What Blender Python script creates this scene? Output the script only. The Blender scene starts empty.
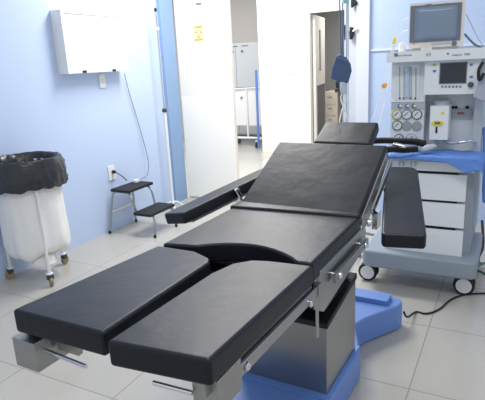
import bpy, bmesh, math, random
from mathutils import Vector, Matrix, noise
random.seed(4)
S = bpy.context.scene
COL = S.collection
PI = math.pi
H = 1.45
FPX = 506.67

# ------------------------------------------------------------------ camera
yaw, pitch, roll = math.radians(-28.3547), math.radians(15.1785), math.radians(-3.009)
fw = Vector((math.sin(yaw)*math.cos(pitch), math.cos(yaw)*math.cos(pitch), -math.sin(pitch)))
r0 = Vector((math.cos(yaw), -math.sin(yaw), 0)); u0 = r0.cross(fw)
cr = math.cos(roll)*r0 + math.sin(roll)*u0
cu = -math.sin(roll)*r0 + math.cos(roll)*u0
EYE = Vector((0, 0, H))
cam = bpy.data.cameras.new('camera'); co = bpy.data.objects.new('camera', cam); COL.objects.link(co)
M4 = Matrix((( cr.x, cu.x, -fw.x, 0), (cr.y, cu.y, -fw.y, 0), (cr.z, cu.z, -fw.z, H), (0, 0, 0, 1)))
co.matrix_world = M4
cam.sensor_width = 36; cam.sensor_fit = 'HORIZONTAL'; cam.lens = FPX/485*36
cam.clip_start = .05
S.camera = co

def ray(x, y): return cr*((x-242.5)/FPX) - cu*((y-200)/FPX) + fw
def aty(x, y, Y): d = ray(x, y); return EYE + d*(Y/d.y)       # a measured point on the plane y = Y
def atx(x, y, X): d = ray(x, y); return EYE + d*(X/d.x)
def atz(x, y, Z): d = ray(x, y); return EYE + d*((Z-H)/d.z)

# ------------------------------------------------------------------ materials
def lin(c):
    return tuple(((v/255)/12.92 if v/255 <= .04045 else ((v/255+.055)/1.055)**2.4) for v in c) + (1,)
def mat(name, rgb, rough=.5, metal=0, spec=.5, bump=0, bscale=40, var=0, vscale=6, emit=None, trans=0, alpha=1, coat=0, bdetail=3):
    m = bpy.data.materials.new(name); m.use_nodes = True
    n = m.node_tree.nodes; l = m.node_tree.links; b = n['Principled BSDF']
    c = lin(rgb)
    b.inputs['Base Color'].default_value = c
    b.inputs['Roughness'].default_value = rough
    b.inputs['Metallic'].default_value = metal
    b.inputs['Specular IOR Level'].default_value = spec
    b.inputs['Transmission Weight'].default_value = trans
    b.inputs['Alpha'].default_value = alpha
    b.inputs['Coat Weight'].default_value = coat
    tc = n.new('ShaderNodeTexCoord')
    if var:
        t = n.new('ShaderNodeTexNoise'); t.inputs['Scale'].default_value = vscale; t.inputs['Detail'].default_value = 4
        l.new(tc.outputs['Object'], t.inputs['Vector'])
        r = n.new('ShaderNodeMix'); r.data_type = 'RGBA'
        r.inputs[6].default_value = tuple(v*(1-var) for v in c[:3]) + (1,)
        r.inputs[7].default_value = tuple(min(1, v*(1+var)) for v in c[:3]) + (1,)
        l.new(t.outputs['Fac'], r.inputs[0]); l.new(r.outputs[2], b.inputs['Base Color'])
    if bump:
        t = n.new('ShaderNodeTexNoise'); t.inputs['Scale'].default_value = bscale; t.inputs['Detail'].default_value = bdetail
        l.new(tc.outputs['Object'], t.inputs['Vector'])
        bp = n.new('ShaderNodeBump'); bp.inputs['Strength'].default_value = bump; bp.inputs['Distance'].default_value = .01
        l.new(t.outputs['Fac'], bp.inputs['Height']); l.new(bp.outputs['Normal'], b.inputs['Normal'])
    if emit:
        b.inputs['Emission Color'].default_value = lin(emit[0]); b.inputs['Emission Strength'].default_value = emit[1]
    return m
MT = dict(
    wall=mat('blue_wall_paint', (194, 212, 241), .45, var=.03, vscale=1.5, bump=.05, bscale=60),
    jamb=mat('blue_jamb_paint', (136, 166, 202), .4, var=.04),
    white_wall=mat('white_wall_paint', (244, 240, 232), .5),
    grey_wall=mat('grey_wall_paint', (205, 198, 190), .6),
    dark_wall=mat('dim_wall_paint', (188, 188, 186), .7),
    ceiling=mat('ceiling_paint', (235, 235, 232), .7),
    trim=mat('white_trim_paint', (226, 230, 238), .4),
    frame=mat('grey_door_frame', (206, 211, 218), .4, var=.06, vscale=12),
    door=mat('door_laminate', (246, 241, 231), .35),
    door_low=mat('door_lower_white', (255, 252, 244), .35),
    leather=mat('black_leatherette', (29, 31, 38), .38, spec=.28, bump=.3, bscale=10, bdetail=8, var=.12, vscale=5),
    rubber=mat('black_rubber', (20, 20, 23), .6),
    matte=mat('black_bellows', (16, 16, 18), .8),
    steel=mat('stainless_steel', (172, 173, 172), .30, metal=1, var=.06, vscale=4),
    steel_dark=mat('column_steel', (160, 160, 158), .3, metal=1, var=.08, vscale=3),
    steel_dull=mat('brushed_steel', (172, 173, 170), .42, metal=1, var=.12, vscale=25),
    chrome=mat('chrome', (225, 226, 228), .14, metal=1),
    blue_plastic=mat('blue_plastic', (106, 142, 208), .42, var=.04),
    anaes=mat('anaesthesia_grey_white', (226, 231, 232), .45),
    anaes_d=mat('anaesthesia_mid_grey', (180, 189, 197), .5),  # mid grey of the worktop, knobs, side parts and leads
    anaes_base=mat('anaesthesia_base_grey', (146, 156, 166), .5),
    drawer=mat('drawer_white', (236, 239, 238), .42),
    beige=mat('monitor_cream', (226, 220, 214), .45),
    screen=mat('crt_screen', (124, 140, 160), .2, spec=.6),  # glass colour lightened to carry the reflection of the bright room
    bezel=mat('screen_bezel', (104, 112, 124), .5),
    lcd=mat('lcd_dark', (48, 52, 58), .25),
    white=mat('white_plastic', (238, 238, 236), .4),
    diffuser=mat('white_diffuser', (222, 224, 230), .18, spec=.6, coat=.3),
    bag=mat('white_cotton', (236, 235, 231), .9, bump=.5, bscale=9, var=.03),
    liner=mat('black_bin_liner', (34, 35, 40), .26, spec=.7, bump=1.0, bscale=18, bdetail=5),
    paint_white=mat('white_tube_paint', (232, 234, 236), .35),
    castor=mat('brown_castor', (148, 128, 92), .5),
    castor_d=mat('dark_castor', (62, 62, 64), .5),
    drape=mat('blue_drape', (100, 144, 216), .85, bump=.4, bscale=30, var=.1, vscale=14),
    navy=mat('navy_nylon', (66, 84, 116), .7, var=.12, vscale=20, bump=.3, bscale=30),
    strap=mat('grey_blue_strap', (92, 108, 134), .7),
    yellow=mat('yellow_sign', (254, 242, 168), .5),
    yellow2=mat('yellow_plastic', (232, 216, 70), .5),
    orange=mat('orange_plastic', (226, 164, 88), .5),
    maroon=mat('maroon_print', (160, 112, 104), .6),
    ink=mat('grey_ink', (112, 114, 122), .6),
    paper=mat('paper', (248, 247, 246), .7),
    green=mat('green_knob', (40, 92, 86), .45),
    hose_green=mat('green_hose', (58, 122, 96), .5),
    red=mat('red_label', (190, 84, 84), .5),
    blue_rim=mat('blue_rim', (88, 128, 172), .45),
    green_rim=mat('green_rim', (72, 112, 84), .45),
    yellow_rim=mat('yellow_rim', (190, 168, 84), .45),
    dial=mat('gauge_dial', (226, 230, 228), .3),
    dial_grey=mat('gauge_cover_grey', (158, 165, 168), .5),
    tube_glass=mat('flow_tube_glass', (190, 216, 236), .15, spec=.6, alpha=.85),
    blue_pole=mat('blue_handle', (94, 136, 216), .45),
    cabinet=mat('cream_cabinet', (224, 214, 200), .55),
    counter=mat('dark_counter', (58, 60, 68), .5),
    slit=mat('door_window_glass', (120, 124, 122), .12, spec=.7),
    kick=mat('grey_kick_panel', (112, 114, 116), .5),
    locker=mat('pale_locker', (214, 217, 218), .5),
    grey_bag=mat('grey_film', (168, 178, 190), .4, bump=.5, bscale=16),
    cuff=mat('teal_cap', (140, 190, 196), .5),
)
def floor_mat():
    m = bpy.data.materials.new('glossy_floor_tiles'); m.use_nodes = True
    n = m.node_tree.nodes; l = m.node_tree.links; b = n['Principled BSDF']
    tc = n.new('ShaderNodeTexCoord'); mp = n.new('ShaderNodeMapping')
    mp.inputs['Location'].default_value = (.314+6, -1.46+6, 0)
    l.new(tc.outputs['Object'], mp.inputs['Vector'])
    br = n.new('ShaderNodeTexBrick'); br.offset = 0; br.offset_frequency = 1; br.squash = 1
    br.inputs['Color1'].default_value = lin((194, 190, 181)); br.inputs['Color2'].default_value = lin((189, 186, 178))
    br.inputs['Mortar'].default_value = lin((152, 150, 146))
    br.inputs['Scale'].default_value = 1; br.inputs['Mortar Size'].default_value = .0032; br.inputs['Mortar Smooth'].default_value = .3
    br.inputs['Brick Width'].default_value = .6; br.inputs['Row Height'].default_value = .6
    l.new(mp.outputs['Vector'], br.inputs['Vector'])
    nz = n.new('ShaderNodeTexNoise'); nz.inputs['Scale'].default_value = 2.2; nz.inputs['Detail'].default_value = 5
    l.new(tc.outputs['Object'], nz.inputs['Vector'])
    mx = n.new('ShaderNodeMix'); mx.data_type = 'RGBA'; mx.blend_type = 'MULTIPLY'; mx.inputs[0].default_value = .12
    l.new(br.outputs['Color'], mx.inputs[6]); l.new(nz.outputs['Fac'], mx.inputs[7]); l.new(mx.outputs[2], b.inputs['Base Color'])
    b.inputs['Roughness'].default_value = .17; b.inputs['Specular IOR Level'].default_value = .5
    return m
MT['floor'] = floor_mat()

# ------------------------------------------------------------------ mesh builder
def grow(poly, d):
    # move every side of a counter-clockwise outline outwards by d
    n = len(poly); out = []
    for i in range(n):
        p0, p, p1 = (Vector(poly[k % n]).to_2d() for k in (i-1, i, i+1))
        a = (p-p0).normalized(); b = (p1-p).normalized()
        na = Vector((a.y, -a.x)); nb_ = Vector((b.y, -b.x)); m = (na+nb_).normalized()
        q = p + m*(d/max(.5, m.dot(na))); out.append((q.x, q.y))
    return out
class MB:
    def __init__(s): s.bm = bmesh.new()
    def _bevel(s, faces, bev, seg, ang=.5):
        es = set()
        for f in faces:
            for e in f.edges:
                if len(e.link_faces) == 2 and e.calc_face_angle(0) > ang: es.add(e)
        if bev > 0 and es:
            bmesh.ops.bevel(s.bm, geom=list(es), offset=bev, segments=seg, profile=.5, affect='EDGES', clamp_overlap=True)
    def box(s, c, d, bev=0, seg=2, rot=None):
        hx, hy, hz = d[0]/2, d[1]/2, d[2]/2
        R = rot if rot else Matrix.Identity(3); c = Vector(c)
        v = [s.bm.verts.new(c + R @ Vector((x*hx, y*hy, z*hz))) for x in (-1, 1) for y in (-1, 1) for z in (-1, 1)]
        fs = [s.bm.faces.new([v[i] for i in q]) for q in ((0,1,3,2),(4,6,7,5),(0,4,5,1),(2,3,7,6),(0,2,6,4),(1,5,7,3))]
        s._bevel(fs, bev, seg); return s
    def bx(s, x0, x1, y0, y1, z0, z1, bev=0, seg=2):
        return s.box(((x0+x1)/2, (y0+y1)/2, (z0+z1)/2), (abs(x1-x0), abs(y1-y0), abs(z1-z0)), bev, seg)
    def prism(s, top, off, bev=0, seg=3, ang=.5):
        # top: polygon, counter-clockwise seen from outside; off: vector to the other cap
        off = Vector(off); n = len(top)
        a = [s.bm.verts.new(Vector(p)) for p in top]; b = [s.bm.verts.new(Vector(p)+off) for p in top]
        fs = [s.bm.faces.new(a), s.bm.faces.new(b[::-1])]
        for i in range(n):
            j = (i+1) % n; fs.append(s.bm.faces.new((a[j], a[i], b[i], b[j])))
        bmesh.ops.recalc_face_normals(s.bm, faces=fs)
        s._bevel(fs, bev, seg, ang); return s
    def tube(s, pts, r, seg=10, smooth=0, closed=False, caps=True):
        P = [Vector(p) for p in pts]
        if smooth: P = spline(P, smooth, closed)
        n = len(P); rings = []
        prev = None
        for i in range(n):
            if closed: t = P[(i+1) % n]-P[i-1]
            else: t = P[min(i+1, n-1)]-P[max(i-1, 0)]
            t.normalize()
            if prev is None:
                up = Vector((0, 0, 1)) if abs(t.z) < .9 else Vector((1, 0, 0))
                a = t.cross(up).normalized()
            else:
                a = (prev - t*prev.dot(t)).normalized()
            prev = a; b = t.cross(a)
            rr = r[i] if isinstance(r, (list, tuple)) else r
            rings.append([s.bm.verts.new(P[i] + (a*math.cos(2*PI*k/seg)+b*math.sin(2*PI*k/seg))*rr) for k in range(seg)])
        m = n if closed else n-1
        for i in range(m):
            A, B2 = rings[i], rings[(i+1) % n]
            for k in range(seg):
                q = (k+1) % seg; s.bm.faces.new((A[k], A[q], B2[q], B2[k]))
        if caps and not closed:
            s.bm.faces.new(rings[0][::-1]); s.bm.faces.new(rings[-1])
        return s
    def lathe(s, prof, c=(0, 0, 0), ax=(0, 0, 1), seg=24, fn=None):
        # prof: list of (radius, height along ax)
        ax = Vector(ax).normalized(); up = Vector((1, 0, 0)) if abs(ax.x) < .9 else Vector((0, 1, 0))
        a = ax.cross(up).normalized(); b = ax.cross(a); c = Vector(c); rings = []
        for i, (r, h) in enumerate(prof):
            ring = []
            for k in range(seg):
                th = 2*PI*k/seg; rr, hh = (fn(i, th, r, h) if fn else (r, h))
                ring.append(s.bm.verts.new(c + ax*hh + (a*math.cos(th)+b*math.sin(th))*max(rr, 1e-4)))
            rings.append(ring)
        for A, B2 in zip(rings, rings[1:]):
            for k in range(seg):
                q = (k+1) % seg; s.bm.faces.new((A[k], A[q], B2[q], B2[k]))
        if prof[0][0] > 1e-3 and not fn: s.bm.faces.new(rings[0][::-1])
        if prof[-1][0] > 1e-3 and not fn: s.bm.faces.new(rings[-1])
        return s
    def build(s, name, m, parent=None, smooth=True, label=None, wn=True, solid=0):
        bmesh.ops.recalc_face_normals(s.bm, faces=s.bm.faces)
        for e in s.bm.edges:
            if len(e.link_faces) == 2 and e.calc_face_angle(0) > .75: e.smooth = False
        for f in s.bm.faces: f.smooth = smooth
        me = bpy.data.meshes.new(name); s.bm.to_mesh(me); s.bm.free()
        me.materials.append(MT[m] if isinstance(m, str) else m)
        o = bpy.data.objects.new(name, me); COL.objects.link(o)
        if parent: o.parent = parent
        if solid:
            md = o.modifiers.new('Solidify', 'SOLIDIFY'); md.thickness = solid; md.offset = 0
        if wn and smooth:
            w = o.modifiers.new('WeightedNormal', 'WEIGHTED_NORMAL'); w.keep_sharp = True
        if label: o['label'] = label
        return o
def spline(P, k, closed=False):
    out = []; n = len(P)
    rng = range(n if closed else n-1)
    for i in rng:
        p1, p2 = P[i], P[(i+1) % n]
        p0 = P[i-1] if (closed or i > 0) else p1*2-p2
        p3 = P[(i+2) % n] if (closed or i+2 < n) else p2*2-p1
        for j in range(k):
            t = j/k
            out.append(.5*((2*p1)+(p2-p0)*t+(2*p0-5*p1+4*p2-p3)*t*t+(3*p1-p0-3*p2+p3)*t**3))
    if not closed: out.append(P[-1].copy())
    return out
def thing(name, label, cat, loc=(0, 0, 0), rz=0, group=None):
    o = bpy.data.objects.new(name, None); COL.objects.link(o); o.empty_display_size = .1
    o.location = loc; o.rotation_euler = (0, 0, rz)
    return tag(o, label, cat, group)
def tag(o, label, cat, group=None):
    o['label'] = label; o['category'] = cat
    if group: o['group'] = group
    return o
def struct(name, mb, m, **k):
    o = mb.build(name, m, wn=False, smooth=False, **k); o['kind'] = 'structure'; return o
def text_mesh(name, body, size, m, parent, loc, rot=(PI/2, 0, 0), align='CENTER'):
    c = bpy.data.curves.new(name, 'FONT'); c.body = body; c.size = size; c.align_x = align; c.extrude = .0004
    t = bpy.data.objects.new(name+'_curve', c); COL.objects.link(t)
    dg = bpy.context.evaluated_depsgraph_get(); dg.update()
    me = bpy.data.meshes.new_from_object(t.evaluated_get(dg))
    bpy.data.objects.remove(t)
    me.materials.clear(); me.materials.append(MT[m])
    o = bpy.data.objects.new(name, me); COL.objects.link(o); o.parent = parent; o.location = loc; o.rotation_euler = rot
    return o
def copy_tree(o, parent=None):
    c = o.copy(); COL.objects.link(c)
    if parent: c.parent = parent
    for ch in list(o.children): copy_tree(ch, c)
    return c

# ------------------------------------------------------------------ the setting
LX = -3.22         # left wall
BY = 4.6           # back wall
struct('floor', MB().bx(-7, 3.0, -1.5, 10.5, -.1, 0), 'floor')
struct('wall_left', MB().bx(LX-.15, LX, -1.5, BY, 0, 2.8), 'wall')
struct('trim_1', MB().bx(LX, LX+.035, 4.38, BY, 0, 2.6, .006), 'jamb')
struct('wall_back', MB().bx(-1.145, 3.0, BY, BY+.15, 0, 2.8), 'wall')
struct('trim_2', MB().bx(-1.255, -1.145, BY-.03, BY+.16, 0, 2.6, .004), 'trim')
struct('trim_3', MB().bx(-1.375, -1.255, BY+.01, BY+.14, 0, 2.6, .004), 'frame')
struct('wall_lintel', MB().bx(LX-.15, -1.145, BY, BY+.15, 2.6, 2.8), 'wall')
struct('trim_4', MB().bx(-1.145, 3.0, BY-.012, BY, 1.485, 1.5, .003), 'trim')
# corridor beyond the doorway and the dim room behind it
struct('wall_corridor', MB().bx(-3.62, -2.77, 7.5, 7.6, 0, 2.9).bx(-2.02, 1.0, 7.5, 7.6, 0, 2.9).bx(-2.77, -2.02, 7.5, 7.6, 2.1, 2.9), 'white_wall')
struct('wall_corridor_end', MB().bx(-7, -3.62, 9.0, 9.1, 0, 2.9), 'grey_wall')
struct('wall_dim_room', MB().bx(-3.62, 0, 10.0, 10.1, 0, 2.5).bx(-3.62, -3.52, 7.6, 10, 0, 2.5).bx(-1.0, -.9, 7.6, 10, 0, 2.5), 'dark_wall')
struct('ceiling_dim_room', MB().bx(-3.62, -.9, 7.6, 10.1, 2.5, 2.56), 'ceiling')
struct('trim_5', MB().bx(-2.83, -2.76, 7.475, 7.5, 0, 2.17).bx(-2.02, -1.95, 7.475, 7.5, 0, 2.17).bx(-2.76, -2.02, 7.475, 7.5, 2.1, 2.17), 'white_wall')

# the closed leaf of the double door
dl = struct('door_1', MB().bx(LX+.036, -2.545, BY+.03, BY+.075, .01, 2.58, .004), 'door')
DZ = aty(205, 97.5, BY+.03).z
MB().bx(LX+.045, -2.552, BY+.022, BY+.03, .02, DZ, .002).build('lower_part', 'door_low', dl, wn=False, label='whiter lower part of the leaf')  # lower area of the leaf in a whiter tone than above
# the inner leaf of the far doorway, standing open into the dim room
d2 = MB().box((0, .4, 1.045), (.04, .8, 2.07), .004).build('door_2', 'white_wall', wn=False); d2['kind'] = 'structure'
d2.location = (-2.742, 7.62, 0); d2.rotation_euler = (0, 0, math.radians(8.5))
MB().box((.022, .36, 1.57), (.006, .10, .62), .002).build('window_slit', 'slit', d2, wn=False, label='narrow glazed slit')
MB().box((.023, .42, .55), (.006, .66, .98), .002).build('kick_panel', 'kick', d2, wn=False, label='grey lower panel')

# ------------------------------------------------------------------ operating table (local frame: y runs from legs to head)
OT = thing('operating_table', 'black padded stainless operating table with raised back on a blue base', 'operating table', (-.774, 1.356, 0), math.radians(-1.6))
def zleg(y): return .85 + max(0, -.03-y)*.06
# base
half = [(.205, .08), (.222, .1), (.222, .70), (.13, .92), (.165, 1.01), (.28, 1.20), (.292, 1.25), (.275, 1.29), (.22, 1.315)]
out = half + [(-x, y) for x, y in half[::-1]]
base = MB().prism([(x, y, .15) for x, y in out], (0, 0, -.146), .018, 3, .2).build('base', 'blue_plastic', OT)
MB().bx(-.20, .225, 1.175, 1.275, .1505, .176, .012, 3).build('base_ridge', 'blue_plastic', base)
MB().bx(-.212, .212, .29, .72, .1505, .158, .003).build('column_skirt', 'blue_plastic', base)
# column and bellows
colm = MB().prism([(-.2, .32, .151), (-.2, .69, .151), (-.2, .69, .515), (-.2, .32, .46)], (.4, 0, 0), .004).build('column', 'steel_dark', OT)
MB().prism([(-.205, .315, .449), (-.205, .696, .505), (-.205, .696, .532), (-.205, .315, .474)], (.41, 0, 0), .005).build('column_rim', 'rubber', colm)
f = MB()
for k in range(8):
    z = .495 + k*.026; f.bx(-.165, .165, .36, .64, z, z+.012, .003); f.bx(-.18, .18, .345, .655, z+.012, z+.026, .005)
f.build('bellows', 'matte', colm)
MB().bx(-.2, .2, .22, .66, .702, .735, .004).build('saddle', 'steel_dull', OT)
MB().bx(-.2, .2, -.20, .119, .728, .742, .004).build('under_tray', 'matte', OT)
# seat section
arc = []
for i in range(15):
    u = -1 + 2*i/14; x = .03 + .19*u; arc.append((x, .012 + .08*max(0, math.cos(PI*u/2))**.8))
seat_poly = [(-.276, -.014)] + [(a, b) for a, b in arc] + [(.266, .016), (.262, .535), (-.272, .47)]
MB().prism([(x, y, .85) for x, y in grow(seat_poly, .005)], (0, 0, -.070), .010, 4).build('seat_cushion', 'leather', OT)
MB().bx(-.25, .25, .12, .55, .735, .78, .004).build('seat_frame', 'steel_dull', OT)
# lumbar strip and back section
ang = math.atan2(.208, .43)
by, bz = .500, .853
def bk(x, l, h): return (x, by + l*math.cos(ang) - h*math.sin(ang), bz + l*math.sin(ang) + h*math.cos(ang))
nb = Vector((0, -math.sin(ang), math.cos(ang)))
b_ = MB()
b_.prism([bk(-.266, .0, 0), bk(.266, .0, 0), bk(.266, .482, 0), bk(-.266, .482, 0)], -nb*.066, .011, 4)
b_.prism([(-.285, .452, .860), (.268, .498, .860), (.268, .545, .864), (-.275, .545, .864)], (0, 0, -.05), .01, 3)
b_.build('back_cushion', 'leather', OT)
MB().prism([bk(-.24, .02, -.068), bk(.24, .02, -.068), bk(.24, .46, -.068), bk(-.24, .46, -.068)], -nb*.03, .004).build('back_frame', 'steel_dull', OT)
# headrest
ah = math.atan2(.078, .155); nh = Vector((0, -math.sin(ah), math.cos(ah)))
hp = [(-.146, 1.078, 1.039), (.146, 1.078, 1.039), (.141, 1.252, 1.125), (-.141, 1.252, 1.125)]
hr = MB().prism(hp, -nh*.055, .012, 4).build('headrest', 'leather', OT)
f = MB()
for sx in (-.07, .07):
    f.tube([bk(sx, .40, -.085), bk(sx, .50, -.085), (sx, 1.10, .985), (sx, 1.2, 1.03)], .009, 8)
f.build('headrest_bars', 'chrome', hr)
# leg sections
LL = [(-.270, -.621), (.014, -.611), (-.03, -.112), (-.05, -.08), (-.13, -.042), (-.277, -.046)]
RR = [(.060, -.634), (.292, -.602), (.274, -.010), (.143, -.022), (.088, -.038), (.05, -.09), (.036, -.19)]
def leg_section(poly, sx, label):
    o = MB().prism([(x, y, zleg(y)) for x, y in grow(poly, .006)], (0, 0, -.064), .010, 4).build('leg_cushion', 'leather', OT, label=label)
    return o
lc = leg_section(LL, -1, 'left-hand leg pad with plain top'); rc = leg_section(RR, 1, 'right-hand leg pad nearest the camera')
def leg_hardware(sx, xin, xout, cush):
    sl = math.atan(.06)
    R = Matrix.Rotation(-sl, 3, 'X')
    zc = lambda y, d: zleg(y) - d
    # frame plate under the cushion
    MB().prism([(xin, -.58, zc(-.58, .063)), (xout, -.58, zc(-.58, .063)), (xout, -.08, zc(-.08, .063)), (xin, -.08, zc(-.08, .063))][::1 if sx > 0 else -1],
               (0, 0, -.02), .003).build('leg_frame', 'steel_dull', OT)
    # outer plate and rail
    xo = .268*sx
    MB().prism([(xo, -.60, zc(-.60, .064)), (xo, -.01, zc(-.01, .066)), (xo, -.01, zc(-.01, .12)), (xo, -.60, zc(-.60, .10))],
               (.008*sx, 0, 0), .002).build('leg_side_plate', 'steel_dull', OT)
    rail = MB().prism([(xo+.012*sx, -.50, zc(-.5, .085)), (xo+.012*sx, .015, zc(.0, .072)), (xo+.012*sx, .03, zc(0, .078)), (xo+.012*sx, .03, zc(0, .105)), (xo+.012*sx, -.50, zc(-.5, .118))],
               (.010*sx, 0, 0), .003).build('leg_rail', 'steel', OT)
    for y in (-.45, -.06): MB().lathe([(.006, 0), (.011, .001), (.011, .005), (.007, .008)], (xo+.022*sx, y, zc(y, .1)), (sx, 0, 0), 12).build('rail_bolt', 'chrome', rail)
    # hinge plate and the lever that hangs from it
    hg = MB().bx(xo+.008*sx, xo+.026*sx, .002, .026, .70, .785, .004).build('hinge', 'steel', OT)
    MB().bx(xo+.012*sx, xo+.018*sx, .006, .018, .60, .70, .002).build('hinge_lever', 'steel', hg)
leg_hardware(-1, -.25, -.02, lc); leg_hardware(1, .05, .25, rc)
# steel end clamps with release rods
def clamp(x0, x1, y0, z1, dz, rx0, rx1, ry, rz):
    c = MB().bx(x0, x1, y0, y0+.10, z1-dz, z1, .004).build('end_clamp', 'steel_dull', OT)
    MB().tube([(rx0, ry[0], rz[0]), (rx1, ry[1], rz[1])], .0055, 10).build('release_rod', 'chrome', c)
    return c
clamp(-.288, -.206, -.632, .808, .080, -.208, -.052, (-.600, -.614), (.772, .778))
MB().bx(-.195, -.12, -.575, -.56, .765, .815, .003).build('leg_bracket', 'steel_dull', OT)
clamp(.228, .292, -.578, .815, .08, .232, .138, (-.585, -.60), (.775, .782))
# seat side frames and accessory rails
for sx in (1, -1):
    xo = .262*sx
    MB().prism([(xo, .07, .80), (xo, .52, .80), (xo, .58, .78), (xo, .57, .705), (xo, .10, .645), (xo, .07, .66)], (.012*sx, 0, 0), .003).build('side_plate', 'steel', OT)
    rl = MB().bx(xo+.022*sx, xo+.032*sx, .155, .545, .725, .757, .003).build('side_rail', 'steel', OT)
    for y in (.19, .50):
        MB().lathe([(.009, -.02), (.009, .0), (.012, .002), (.011, .008), (.006, .012)], (xo+.032*sx, y, .741), (sx, 0, 0), 12).build('rail_bolt', 'chrome', rl)
    # back side plates: a hinge plate, a rail along the back section
    MB().prism([bk(xo, .03, -.03), bk(xo, .45, -.02), bk(xo, .45, -.06), bk(xo, .13, -.10), bk(xo, .02, -.10)], (.008*sx, 0, 0), .003).build('back_side_plate', 'steel_dull', OT)
    rb = MB().prism([bk(xo+.02*sx, .10, -.045), bk(xo+.02*sx, .44, -.045), bk(xo+.02*sx, .44, -.077), bk(xo+.02*sx, .10, -.077)], (.010*sx, 0, 0), .003).build('back_rail', 'steel', OT)
    MB().lathe([(.014, 0), (.016, .006), (.012, .016)], (xo+.012*sx, .60, .80), (sx, 0, 0), 14).build('hinge_cap', 'chrome', OT)
    MB().bx(xo+.03*sx, xo+.05*sx, .60, .66, .775, .84, .004).build('rail_clamp', 'chrome', rb)
# arm boards
def armboard(c0, c1, w, sx, label, th=.054, tilt=0):
    c0 = Vector(c0); c1 = Vector(c1); d = (c1-c0); s = (Vector((d.y, -d.x, 0)).normalized()*math.cos(tilt) + Vector((0, 0, math.sin(tilt)))).normalized(); n = s.cross(d.normalized()).normalized()
    e = d.normalized(); L = d.length
    P = []
    for a, b in ((-.46, 0), (.46, 0), (.5, .02), (.5, L-.045), (.42, L-.012), (.27, L+.006), (-.27, L+.006), (-.42, L-.012), (-.5, L-.045), (-.5, .02)):
        P.append(c0 + s*(a*w) + e*b)
    if n.z < 0: n = -n; P = P[::-1]
    pad = MB().prism(P, -n*th, .009, 4).build('arm_pad', 'leather', OT, label=label)
    q = [c0 + s*(a*w*.7) + e*b for a, b in ((-.5, .05), (.5, .05), (.5, L-.05), (-.5, L-.05))]
    MB().prism([p - n*(th+.0005) for p in q], -n*.012, .003).build('arm_board', 'steel_dull', pad)
    j = c0 + e*(L*.80) - n*.066; k = Vector((.285*sx, .80, .90))
    f = MB().tube([j, j+Vector((0, 0, -.05)), (j+k)*.5+Vector((0, 0, -.06)), k], .011, 10, 5)
    f.build('arm_bracket', 'chrome', pad)
    MB().lathe([(.012, -.02), (.02, -.015), (.02, .015), (.012, .02)], j+Vector((0, 0, -.05)), e, 12).build('bracket_knob', 'rubber', pad)
    return pad
armboard((.466, .364, .85), (.286, 1.13, .924), .150, 1, 'right-hand arm pad standing near the drawers')
armboard((-.472, .296, .85), (-.318, .93, .93), .138, -1, 'left-hand arm pad reaching towards the step stool', .050, .2)

pst = MB().tube([(-.30, .60, .80), (-.302, .575, .875), (-.31, .56, .905)], .010, 10).build('arm_post', 'chrome', OT)
MB().lathe([(.010, -.014), (.018, -.01), (.018, .01), (.010, .014)], (-.315, .585, .885), (1, -.4, 0), 12).build('post_knob', 'rubber', pst)

# ------------------------------------------------------------------ anaesthesia machine
AM = thing('anesthesia_machine', 'grey anesthesia machine with gauges and three white drawers on casters', 'anesthesia machine', (-.44, 3.35, 0))
AMI = Vector((-.44, 3.35, 0))
def A(p): return Vector(p) - AMI
def abx(x0, x1, y0, y1, z0, z1, bev=0, seg=2): return MB().bx(x0+.44, x1+.44, y0-3.35, y1-3.35, z0, z1, bev, seg)
# base plate
bp = [(-.79, 3.06), (-.76, 3.03), (-.14, 3.03), (-.115, 3.06), (-.115, 3.64), (-.79, 3.64)]
MB().prism([A((x, y, .255)) for x, y in bp], (0, 0, -.115), .022, 3).build('base_plate', 'anaes_base', AM)
# castors
def castor(px, py):
    c = MB().bx(px-.018+.44, px+.018+.44, py-.03-3.35, py+.03-3.35, .09, .14, .006).build('caster', 'castor_d', AM)
    for k, o in ((-1, -.027), (1, .027)):
        MB().lathe([(.045, -.012), (.06, -.010), (.063, 0), (.06, .010), (.045, .012)], A((px, py+o*0+o, .0635)), (0, 1, 0), 24).build('wheel', 'rubber', c)
        MB().lathe([(.012, -.003), (.046, -.002), (.046, .002), (.012, .003)], A((px, py+o+(-.013 if k < 0 else .013), .0635)), (0, 1, 0), 24).build('wheel_cap', 'white', c)
    return c
c1 = castor(-.772, 3.16)
for dx, dy in ((.590, 0), (.590, .42), (0, .42)):
    c = copy_tree(c1, AM); c.location = (dx, dy, 0)
# body
abx(-.665, -.165, 3.14, 3.60, .255, .775, .006).build('cabinet', 'anaes_base', AM)
zs = []
def drawer(y0, y1, xl=-.66, xr=-.204):
    zt, zb = aty(440, y0, 3.12).z, aty(440, y1, 3.12).z
    d = abx(xl, xr, 3.112, 3.14, zb, zt, .012, 3).build('drawer', 'drawer', AM)
    abx(-.40, -.33, 3.110, 3.112, zt-.055, zt-.03).build('drawer_label', 'white', d, wn=False, label='small embossed label plate')
    abx(-.60, -.25, 3.118, 3.142, zt+.001, zt+.007).build('grip_gap', 'rubber', d, wn=False, label='dark grip gap above the drawer front')
drawer(174, 200); drawer(202.5, 226); drawer(229, 254)
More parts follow.
